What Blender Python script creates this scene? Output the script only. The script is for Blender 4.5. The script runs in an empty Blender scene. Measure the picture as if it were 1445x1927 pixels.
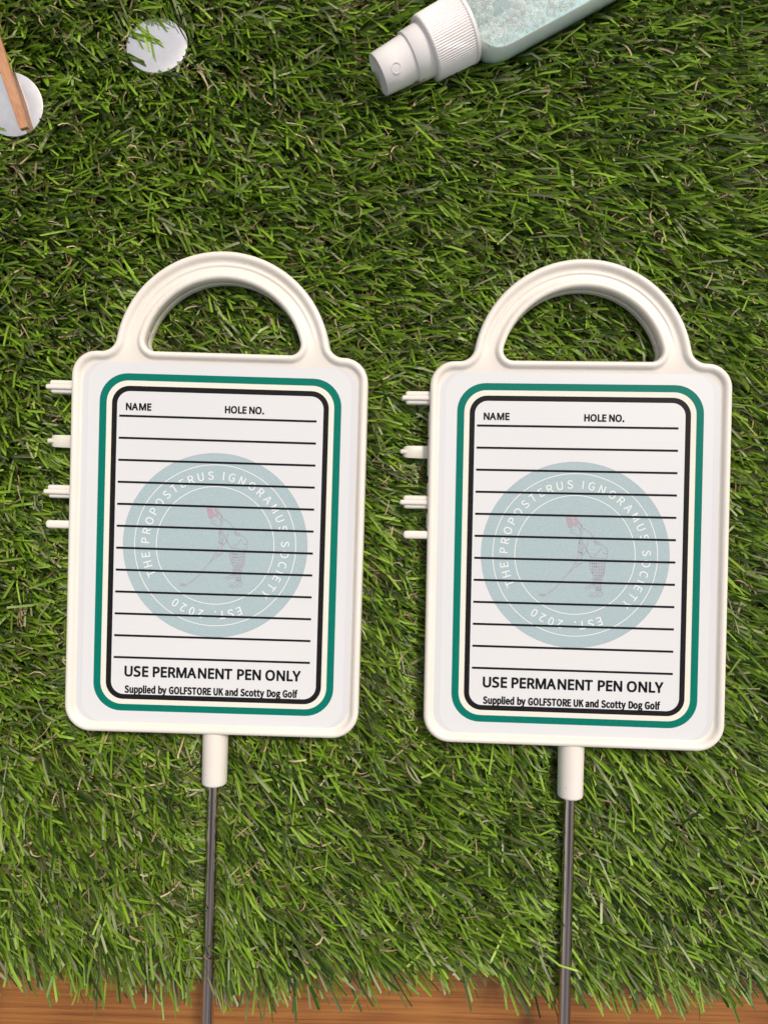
import bpy, bmesh, math, random
import numpy as np
from mathutils import Vector, Matrix, Euler

scene = bpy.context.scene
COL = scene.collection
R = math.radians

# ------------------------------------------------------------------ camera
CAM_H = 0.380                      # metres above the wooden boards
SIGN_H = 0.032                     # height of the sticker plane of the signs
cam_data = bpy.data.cameras.new('camera')
cam_data.sensor_fit = 'VERTICAL'
cam_data.sensor_height = 36.0
cam_data.lens = 26.0
cam_data.clip_start = 0.01
cam_data.clip_end = 50.0
cam = bpy.data.objects.new('camera', cam_data)
cam.location = (0, 0, CAM_H)
COL.objects.link(cam)
scene.camera = cam

# ------------------------------------------------------------------ sky and sun
SUN_EL, SUN_AZ = R(56), R(38)      # azimuth measured clockwise from +y (top of the picture)
world = bpy.data.worlds.new('World')
scene.world = world
world.use_nodes = True
wn = world.node_tree
bg = wn.nodes['Background']
sky = wn.nodes.new('ShaderNodeTexSky')
sky.sky_type = 'NISHITA'
sky.sun_disc = False
sky.sun_elevation = SUN_EL
sky.sun_rotation = SUN_AZ
sky.altitude = 0
sky.air_density = 1.0
sky.dust_density = 9.0
sky.ozone_density = 1.0
cloud = wn.nodes.new('ShaderNodeMix'); cloud.data_type = 'RGBA'       # thin bright overcast in front of the blue
cloud.inputs[0].default_value = 0.38
cloud.inputs[7].default_value = (6.2, 6.0, 5.8, 1)
wn.links.new(sky.outputs[0], cloud.inputs[6]); wn.links.new(cloud.outputs[2], bg.inputs[0])
bg.inputs[1].default_value = 0.10
sun_data = bpy.data.lights.new('sun', 'SUN')
sun_data.energy = 1.5
sun_data.angle = R(11)
sun_data.color = (1.0, 0.93, 0.84)
sun = bpy.data.objects.new('sun', sun_data)
sd = Vector((math.sin(SUN_AZ)*math.cos(SUN_EL), math.cos(SUN_AZ)*math.cos(SUN_EL), math.sin(SUN_EL)))
sun.rotation_euler = sd.to_track_quat('Z', 'Y').to_euler()
COL.objects.link(sun)
scene.view_settings.view_transform = 'Standard'
scene.view_settings.look = 'None'
scene.view_settings.exposure = 0.22
scene.view_settings.gamma = 1.0
scene.cycles.transparent_max_bounces = 48
scene.cycles.max_bounces = 10
scene.cycles.transmission_bounces = 10

# ------------------------------------------------------------------ helpers
def tag(o, label=None, cat=None, group=None, kind=None):
    if label: o['label'] = label
    if cat: o['category'] = cat
    if group: o['group'] = group
    if kind: o['kind'] = kind
    return o

def link(name, me, mat=None, parent=None, smooth=False):
    o = bpy.data.objects.new(name, me)
    if mat: me.materials.clear(); me.materials.append(mat)
    if smooth: me.polygons.foreach_set('use_smooth', [True]*len(me.polygons))
    COL.objects.link(o)
    if parent: o.parent = parent
    return o

def mesh(verts, faces):
    me = bpy.data.meshes.new('mesh')
    me.from_pydata([tuple(v) for v in verts], [], [tuple(f) for f in faces])
    me.validate(); me.update()
    return me

def from_bm(bm):
    me = bpy.data.meshes.new('mesh'); bm.to_mesh(me); bm.free(); return me

def empty(name, loc=(0, 0, 0), rot=None):
    o = bpy.data.objects.new(name, None)
    o.empty_display_size = 0.01
    o.location = loc
    if rot is not None: o.rotation_euler = rot
    COL.objects.link(o)
    return o

def auto_smooth(me, ang=35):
    me.polygons.foreach_set('use_smooth', [True]*len(me.polygons))
    me.set_sharp_from_angle(angle=R(ang))

class N:
    """tiny node-tree helper"""
    def __init__(s, name):
        s.m = bpy.data.materials.new(name); s.m.use_nodes = True
        s.t = s.m.node_tree; s.b = s.t.nodes['Principled BSDF']; s.out = s.t.nodes['Material Output']
    def n(s, typ, **kw):
        x = s.t.nodes.new(typ)
        for k, v in kw.items():
            if k in x.bl_rna.properties.keys(): setattr(x, k, v)
            else: x.inputs[k.replace('_', ' ')].default_value = v
        return x
    def l(s, a, b): s.t.links.new(a, b)
    def set(s, **kw):
        for k, v in kw.items(): s.b.inputs[k.replace('_', ' ')].default_value = v
        return s
    def ramp(s, stops, interp='LINEAR'):
        r = s.t.nodes.new('ShaderNodeValToRGB'); cr = r.color_ramp; cr.interpolation = interp
        while len(cr.elements) > 1: cr.elements.remove(cr.elements[-1])
        cr.elements[0].position = stops[0][0]; cr.elements[0].color = (*stops[0][1], 1)
        for p, c in stops[1:]:
            e = cr.elements.new(p); e.color = (*c, 1)
        return r
    def bump(s, height, strength=0.2, dist=0.001):
        b = s.n('ShaderNodeBump'); b.inputs['Strength'].default_value = strength; b.inputs['Distance'].default_value = dist
        s.l(height, b.inputs['Height']); s.l(b.outputs[0], s.b.inputs['Normal']); return b

def mottled(name, c1, c2, scale, rough, bump=0.0, detail=3.0, **kw):
    a = N(name); tc = a.n('ShaderNodeTexCoord')
    nz = a.n('ShaderNodeTexNoise', Scale=scale, Detail=detail); a.l(tc.outputs['Object'], nz.inputs['Vector'])
    r = a.ramp([(0.32, c1), (0.68, c2)]); a.l(nz.outputs['Fac'], r.inputs[0]); a.l(r.outputs[0], a.b.inputs['Base Color'])
    a.set(Roughness=rough, **kw)
    if bump: a.bump(nz.outputs['Fac'], bump, 0.0003)
    return a

# ------------------------------------------------------------------ materials
def make_plastic():
    a = N('ivory plastic'); tc = a.n('ShaderNodeTexCoord')
    n1 = a.n('ShaderNodeTexNoise', Scale=30, Detail=4); a.l(tc.outputs['Object'], n1.inputs['Vector'])
    r = a.ramp([(0.3, (0.785, 0.73, 0.655)), (0.7, (0.825, 0.78, 0.715))]); a.l(n1.outputs[0], r.inputs[0])
    # tiny dark specks of dirt
    n2 = a.n('ShaderNodeTexVoronoi', Scale=260); a.l(tc.outputs['Object'], n2.inputs['Vector'])
    n3 = a.n('ShaderNodeTexNoise', Scale=60, Detail=1); a.l(tc.outputs['Object'], n3.inputs['Vector'])
    m1 = a.n('ShaderNodeMath', operation='LESS_THAN'); m1.inputs[1].default_value = 0.055; a.l(n2.outputs['Distance'], m1.inputs[0])
    m2 = a.n('ShaderNodeMath', operation='GREATER_THAN'); m2.inputs[1].default_value = 0.60; a.l(n3.outputs[0], m2.inputs[0])
    m3 = a.n('ShaderNodeMath', operation='MULTIPLY'); a.l(m1.outputs[0], m3.inputs[0]); a.l(m2.outputs[0], m3.inputs[1])
    mx = a.n('ShaderNodeMix', data_type='RGBA'); a.l(m3.outputs[0], mx.inputs[0]); a.l(r.outputs[0], mx.inputs[6]); mx.inputs[7].default_value = (0.2, 0.15, 0.11, 1)
    a.l(mx.outputs[2], a.b.inputs['Base Color'])
    rr = a.n('ShaderNodeMapRange'); rr.inputs['To Min'].default_value = 0.26; rr.inputs['To Max'].default_value = 0.42
    a.l(n1.outputs[0], rr.inputs[0]); a.l(rr.outputs[0], a.b.inputs['Roughness'])
    a.bump(n1.outputs[0], 0.08, 0.0003)
    a.b.inputs['Subsurface Weight'].default_value = 0.15
    a.b.inputs['Subsurface Radius'].default_value = (0.004, 0.0028, 0.002)
    a.b.inputs['Subsurface Scale'].default_value = 0.5
    return a.m
M_PLASTIC = make_plastic()
M_STICKER = mottled('white vinyl', (0.635, 0.65, 0.675), (0.665, 0.675, 0.70), 9, 0.3, detail=1).m
M_PAPER = mottled('printed white', (0.675, 0.69, 0.705), (0.71, 0.72, 0.73), 7, 0.32, detail=1).m
def ink(name, c, speck=0.0, rough=0.34, c2=None):
    c2 = c2 or tuple(min(1, x*(1+speck)+speck*0.02) for x in c)
    return mottled(name, c, c2, 1500, rough, detail=1, Specular_IOR_Level=0.12).m
M_GREEN = ink('green ink', (0.0, 0.155, 0.115), 0.15)
M_CREAM = ink('cream ink', (0.76, 0.735, 0.64), 0, c2=(0.79, 0.77, 0.69))
M_BLACK = ink('black ink', (0.007, 0.006, 0.007), 0.4)
M_TEXT = ink('text ink', (0.006, 0.006, 0.009), 0.2)
M_TEAL = ink('pale teal ink', (0.355, 0.455, 0.485), 0, c2=(0.405, 0.51, 0.535))
M_TEAL_EDGE = ink('grey teal ink', (0.36, 0.42, 0.47), 0.1)
M_WHITE_INK = ink('white ink', (0.74, 0.78, 0.78), 0.02)
M_MAUVE = ink('mauve ink', (0.33, 0.33, 0.39), 0, c2=(0.39, 0.39, 0.45))
M_ROSE = ink('rose ink', (0.39, 0.30, 0.355), 0, c2=(0.43, 0.38, 0.425))

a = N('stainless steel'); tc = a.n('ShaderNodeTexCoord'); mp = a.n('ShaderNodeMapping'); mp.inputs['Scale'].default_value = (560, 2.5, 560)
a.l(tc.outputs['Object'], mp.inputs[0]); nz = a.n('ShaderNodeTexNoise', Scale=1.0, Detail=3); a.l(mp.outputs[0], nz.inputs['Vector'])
r = a.ramp([(0.36, (0.17, 0.13, 0.11)), (0.47, (0.50, 0.40, 0.34)), (0.55, (0.60, 0.50, 0.43)), (0.63, (0.97, 0.88, 0.80))]); a.l(nz.outputs[0], r.inputs[0]); a.l(r.outputs[0], a.b.inputs['Base Color'])  # draw marks, contrast raised to paint in dark and bright reflection streaks
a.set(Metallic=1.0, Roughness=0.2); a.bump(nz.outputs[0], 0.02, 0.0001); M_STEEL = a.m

a = N('polished magnet'); tc = a.n('ShaderNodeTexCoord'); nz = a.n('ShaderNodeTexNoise', Scale=220, Detail=5); a.l(tc.outputs['Object'], nz.inputs['Vector'])
r = a.ramp([(0.3, (0.88, 0.87, 0.86)), (0.7, (0.97, 0.965, 0.96))]); a.l(nz.outputs[0], r.inputs[0])
vo = a.n('ShaderNodeTexVoronoi', Scale=330); a.l(tc.outputs['Object'], vo.inputs['Vector'])
n3 = a.n('ShaderNodeTexNoise', Scale=90, Detail=1); a.l(tc.outputs['Object'], n3.inputs['Vector'])
m1 = a.n('ShaderNodeMath', operation='LESS_THAN'); m1.inputs[1].default_value = 0.16; a.l(vo.outputs['Distance'], m1.inputs[0])
m2 = a.n('ShaderNodeMath', operation='GREATER_THAN'); m2.inputs[1].default_value = 0.62; a.l(n3.outputs[0], m2.inputs[0])
m3 = a.n('ShaderNodeMath', operation='MULTIPLY'); a.l(m1.outputs[0], m3.inputs[0]); a.l(m2.outputs[0], m3.inputs[1])
mx = a.n('ShaderNodeMix', data_type='RGBA'); a.l(m3.outputs[0], mx.inputs[0]); a.l(r.outputs[0], mx.inputs[6]); mx.inputs[7].default_value = (0.12, 0.10, 0.09, 1)
a.l(mx.outputs[2], a.b.inputs['Base Color'])
rr = a.n('ShaderNodeMapRange'); rr.inputs['To Min'].default_value = 0.03; rr.inputs['To Max'].default_value = 0.10; a.l(nz.outputs[0], rr.inputs[0]); a.l(rr.outputs[0], a.b.inputs['Roughness'])
a.set(Metallic=0.9); M_MAGNET = a.m

def wood_mat(name, cols, stretch, scale, rough):
    a = N(name); tc = a.n('ShaderNodeTexCoord'); mp = a.n('ShaderNodeMapping'); mp.inputs['Scale'].default_value = stretch
    a.l(tc.outputs['Object'], mp.inputs[0])
    n1 = a.n('ShaderNodeTexNoise', Scale=scale, Detail=6, Distortion=0.6); a.l(mp.outputs[0], n1.inputs['Vector'])
    n2 = a.n('ShaderNodeTexNoise', Scale=scale*6, Detail=3); a.l(mp.outputs[0], n2.inputs['Vector'])
    n4 = a.n('ShaderNodeTexNoise', Scale=14, Detail=2); a.l(tc.outputs['Object'], n4.inputs['Vector'])
    ad = a.n('ShaderNodeMath', operation='MULTIPLY_ADD'); ad.inputs[1].default_value = 0.45; a.l(n2.outputs[0], ad.inputs[0]); 
    m = a.n('ShaderNodeMath', operation='MULTIPLY_ADD'); m.inputs[1].default_value = 0.55; a.l(n1.outputs[0], m.inputs[0])
    sc = a.n('ShaderNodeMath', operation='MULTIPLY_ADD'); sc.inputs[1].default_value = 0.5; sc.inputs[2].default_value = -0.25; a.l(n4.outputs[0], sc.inputs[0])
    a.l(sc.outputs[0], m.inputs[2]); a.l(m.outputs[0], ad.inputs[2])
    r = a.ramp(cols); a.l(ad.outputs[0], r.inputs[0]); a.l(r.outputs[0], a.b.inputs['Base Color'])
    a.set(Roughness=rough); a.bump(ad.outputs[0], 0.35, 0.0004)
    return a.m
M_WOOD = wood_mat('oiled hardwood', [(0.30, (0.12, 0.038, 0.007)), (0.45, (0.24, 0.084, 0.015)), (0.57, (0.33, 0.13, 0.026)), (0.75, (0.42, 0.19, 0.044))], (7, 520, 7), 1.0, 0.5)
M_LATH = wood_mat('raw softwood', [(0.3, (0.38, 0.17, 0.085)), (0.5, (0.52, 0.26, 0.135)), (0.7, (0.62, 0.35, 0.20))], (420, 60, 420), 1.0, 0.6)
M_CAP = mottled('glossy white plastic', (0.85, 0.81, 0.79), (0.89, 0.85, 0.835), 30, 0.2, detail=2, Subsurface_Weight=0.1, Subsurface_Scale=0.004).m

# ------------------------------------------------------------------ the boards and the mat
def edge_y(x):
    """the front edge of the turf mat, a little wavy"""
    return -0.2140 - 0.029*x + 0.0010*math.sin(x*41+1) + 0.0006*math.sin(x*97)
board_rot = R(-1.6)
table = empty('wooden_tabletop', (0, 0, 0), (0, 0, board_rot)); tag(table, kind='structure')
random.seed(3)
ylo = -0.388
for k in range(8):
    w = 0.094
    bm = bmesh.new()
    bmesh.ops.create_cube(bm, size=1, matrix=Matrix.Translation((random.uniform(-.01, .01), ylo+w/2, -0.009)) @ Matrix.Diagonal((0.9, w, 0.018, 1)))
    bmesh.ops.bevel(bm, geom=bm.edges[:], offset=0.0012, segments=2, affect='EDGES')
    ylo += w+0.0025
    link('plank', from_bm(bm), M_WOOD, table)

# backing sheet of the mat
xs = np.linspace(-0.30, 0.30, 61)
v, f = [], []
for x in xs:
    e = edge_y(x)
    v += [(x, e, 0.0002), (x, e, 0.0022), (x, 0.36, 0.0026), (x, 0.36, 0.0002)]
for i in range(60):
    b = i*4
    f += [(b, b+4, b+5, b+1), (b+1, b+5, b+6, b+2), (b+2, b+6, b+7, b+3)]
M_BACK = mottled('turf backing', (0.012, 0.018, 0.009), (0.03, 0.035, 0.018), 300, 0.9).m
o = link('turf_mat', mesh(v, f), M_BACK); tag(o, kind='structure')

# ------------------------------------------------------------------ the marker signs
S = 0.25e-3            # local drawing unit: a quarter of a millimetre, v up, u right
def arc(cx, cy, r, a0, a1, n):
    return [(cx+r*math.cos(R(a0+(a1-a0)*i/n)), cy+r*math.sin(R(a0+(a1-a0)*i/n))) for i in range(n+1)]
def dense(pts, step):
    out = []
    n = len(pts)
    for i in range(n):
        p, q = np.array(pts[i]), np.array(pts[(i+1) % n]); L = np.linalg.norm(q-p)
        if L < 1e-6: continue
        k = max(1, int(L/step))
        out += [tuple(p+(q-p)*j/k) for j in range(k)]
    return np.array(out)
def normals(P):
    t = np.roll(P, -1, 0)-np.roll(P, 1, 0); t /= np.linalg.norm(t, axis=1)[:, None]
    return np.c_[-t[:, 1], t[:, 0]]          # left of travel = inside for counter-clockwise loops
HC = (3.5, 345.0); RO, RH = 201.0, 149.0
HW, BT, BB, CR = 276.5, 355.0, -360.0, 46.0
rf = 28.0; du = math.sqrt((RO+rf)**2-(BT+rf-HC[1])**2); fa = math.degrees(math.atan2(BT+rf-HC[1], du))
outer = (arc(-HW+CR+4, BB+CR+4, CR+4, 180, 270, 14) + arc(HW-CR-4, BB+CR+4, CR+4, 270, 360, 14)
         + arc(HW-CR, BT-CR, CR, 0, 90, 14) + arc(HC[0]+du, BT+rf, rf, 270, 180+fa, 10)
         + arc(HC[0], HC[1], RO, fa, 180-fa, 60) + arc(HC[0]-du, BT+rf, rf, -fa, -90, 10)
         + arc(-HW+CR, BT-CR, CR, 90, 180, 14))
rc = 19.0; vb = 357.0; dh = math.sqrt((RH-rc)**2-(vb+rc-HC[1])**2); ha = math.degrees(math.atan2(vb+rc-HC[1], dh))
hole = (arc(HC[0]-dh, vb+rc, rc, 180-ha, 270, 12) + arc(HC[0]+dh, vb+rc, rc, 270, 360+ha, 12) + arc(HC[0], HC[1], RH, ha, 180-ha, 50))
OUT = dense(outer, 6); HOL = dense(hole, 6)
ON, HN = normals(OUT), -normals(HOL)
PROF = [(1.3, -11.0), (0.5, -10.85), (0.1, -10.4), (0, -9.6), (0, -5.1), (0.12, -4.95), (0.38, -4.9), (0.38, -4.55), (0.12, -4.5), (0, -4.35),
        (0, 0.5), (0.1, 1.1), (0.4, 1.65), (0.9, 2.08), (1.5, 2.28), (2.1, 2.25), (2.7, 1.98), (3.2, 1.5), (3.55, 0.95), (3.9, 0.45), (4.3, 0.15), (4.75, 0.0)]
PROFH = [(d*0.92, z) for d, z in PROF]
V, F = [], []
def loft(P, Nn, prof, flip):
    base = len(V); n = len(P)
    for d, z in prof:
        for p, q in zip(P, Nn):
            c = p+q*(d/0.25); V.append((c[0]*S, c[1]*S, z*1e-3))
    for r_ in range(len(prof)-1):
        for i in range(n):
            a0 = base+r_*n+i; a1 = base+r_*n+(i+1) % n; b0 = a0+n; b1 = a1+n
            F.append((a0, a1, b1, b0) if not flip else (a0, b0, b1, a1))
    return [base+i for i in range(n)], [base+(len(prof)-1)*n+i for i in range(n)]
ob, ot = loft(OUT, ON, PROF, False)
hb, ht = loft(HOL, HN, PROFH, True)
from mathutils.geometry import delaunay_2d_cdt
def fill(la, lb, up):
    ids = la+lb; pts = [Vector(V[i][:2])*1000 for i in ids]
    na = len(la)
    ea = [(i, (i+1) % na) for i in range(na)]; eb = [(na+i, na+(i+1) % len(lb)) for i in range(len(lb))]
    vo_, _, fo, ov, _, _ = delaunay_2d_cdt(pts, ea+eb, [], 0, 1e-7)
    A = np.array([V[i][:2] for i in la]); B = np.array([V[i][:2] for i in lb])
    def inside(poly, x, y):
        px, py = poly[:, 0], poly[:, 1]; qx, qy = np.roll(px, -1), np.roll(py, -1)
        c = ((py > y) != (qy > y)) & (x < (qx-px)*(y-py)/(qy-py+1e-30)+px)
        return c.sum() % 2 == 1
    mp_ = {i: (ov[i][0] if ov[i] else 0) for i in range(len(vo_))}
    for t in fo:
        cx = sum(vo_[i][0] for i in t)/len(t)/1000; cy = sum(vo_[i][1] for i in t)/len(t)/1000
        if inside(A, cx, cy) and not inside(B, cx, cy):
            q = [ids[mp_[i]] for i in t]
            F.append(tuple(q) if up else tuple(reversed(q)))
fill(ot, ht, True); fill(ob, hb, False)
def submesh(keep):
    fs = [f_ for f_ in F if keep(sum(V[i][1] for i in f_)/len(f_))]
    used = sorted({i for f_ in fs for i in f_}); m = {o_: k for k, o_ in enumerate(used)}
    me = mesh([V[i] for i in used], [tuple(m[i] for i in f_) for f_ in fs]); auto_smooth(me, 40); return me
SPLIT = 392*S

def stadium_bar(x0, x1, yc, zc, ry, rz, round0=True, n=14, seg=5):
    """a bar along x with an elliptical / superelliptic section and a rounded left end"""
    vs, fs = [], []
    st = []
    if round0:
        for k in range(seg): 
            t = k/seg; st.append((x0+min(ry, (x1-x0)/2)*t, math.sqrt(max(1e-3, 1-(1-t)**2))))
    st += [(x0+min(ry, (x1-x0)/2), 1.0), (x1, 1.0)]
    for x, s in st:
        for i in range(n):
            a_ = 2*math.pi*i/n; c, s_ = math.cos(a_), math.sin(a_)
            e = 0.6
            vs.append((x, yc+ry*s*math.copysign(abs(c)**e, c), zc+rz*s*math.copysign(abs(s_)**e, s_)))
    for r_ in range(len(st)-1):
        for i in range(n):
            fs.append((r_*n+i, (r_+1)*n+i, (r_+1)*n+(i+1) % n, r_*n+(i+1) % n))
    fs.append(tuple(range(n))); fs.append(tuple(reversed(range((len(st)-1)*n, len(st)*n))))
    return vs, fs
def joined(parts):
    vs, fs = [], []
    for a_, b_ in parts:
        k = len(vs); vs += a_; fs += [tuple(i+k for i in q) for q in b_]
    me = mesh(vs, fs)
    bm = bmesh.new(); bm.from_mesh(me); bmesh.ops.recalc_face_normals(bm, faces=bm.faces); me = from_bm(bm)
    auto_smooth(me, 50); return me
def lathe(prof, n=48, axis='y', wob=None):
    """prof: (s along axis, radius)"""
    vs, fs = [], []
    for k, (s, r_) in enumerate(prof):
        for i in range(n):
            a_ = 2*math.pi*i/n; rr_ = r_*(1+(wob(k, i) if wob else 0))
            vs.append((rr_*math.cos(a_), s, rr_*math.sin(a_)) if axis == 'y' else (s, rr_*math.cos(a_), rr_*math.sin(a_)) if axis == 'x' else (rr_*math.cos(a_), rr_*math.sin(a_), s))
    for k in range(len(prof)-1):
        for i in range(n): fs.append((k*n+i, k*n+(i+1) % n, (k+1)*n+(i+1) % n, (k+1)*n+i))
    return vs, fs

def rrect(u0, u1, v0, v1, r):
    return (arc(u0+r, v0+r, r, 180, 270, 10)+arc(u1-r, v0+r, r, 270, 360, 10)+arc(u1-r, v1-r, r, 0, 90, 10)+arc(u0+r, v1-r, r, 90, 180, 10))
def plate(loop, z, thick=None):
    n = len(loop); vs = [(x*S, y*S, z) for x, y in loop]; fs = [tuple(range(n))]
    if thick:
        vs += [(x*S, y*S, z-thick) for x, y in loop]
        fs += [(i, n+i, n+(i+1) % n, (i+1) % n) for i in range(n)]
    return mesh(vs, fs)
def band(l1, l2, z):
    n = len(l1); vs = [(x*S, y*S, z) for x, y in l1]+[(x*S, y*S, z) for x, y in l2]
    return mesh(vs, [(i, (i+1) % n, n+(i+1) % n, n+i) for i in range(n)])

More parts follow.
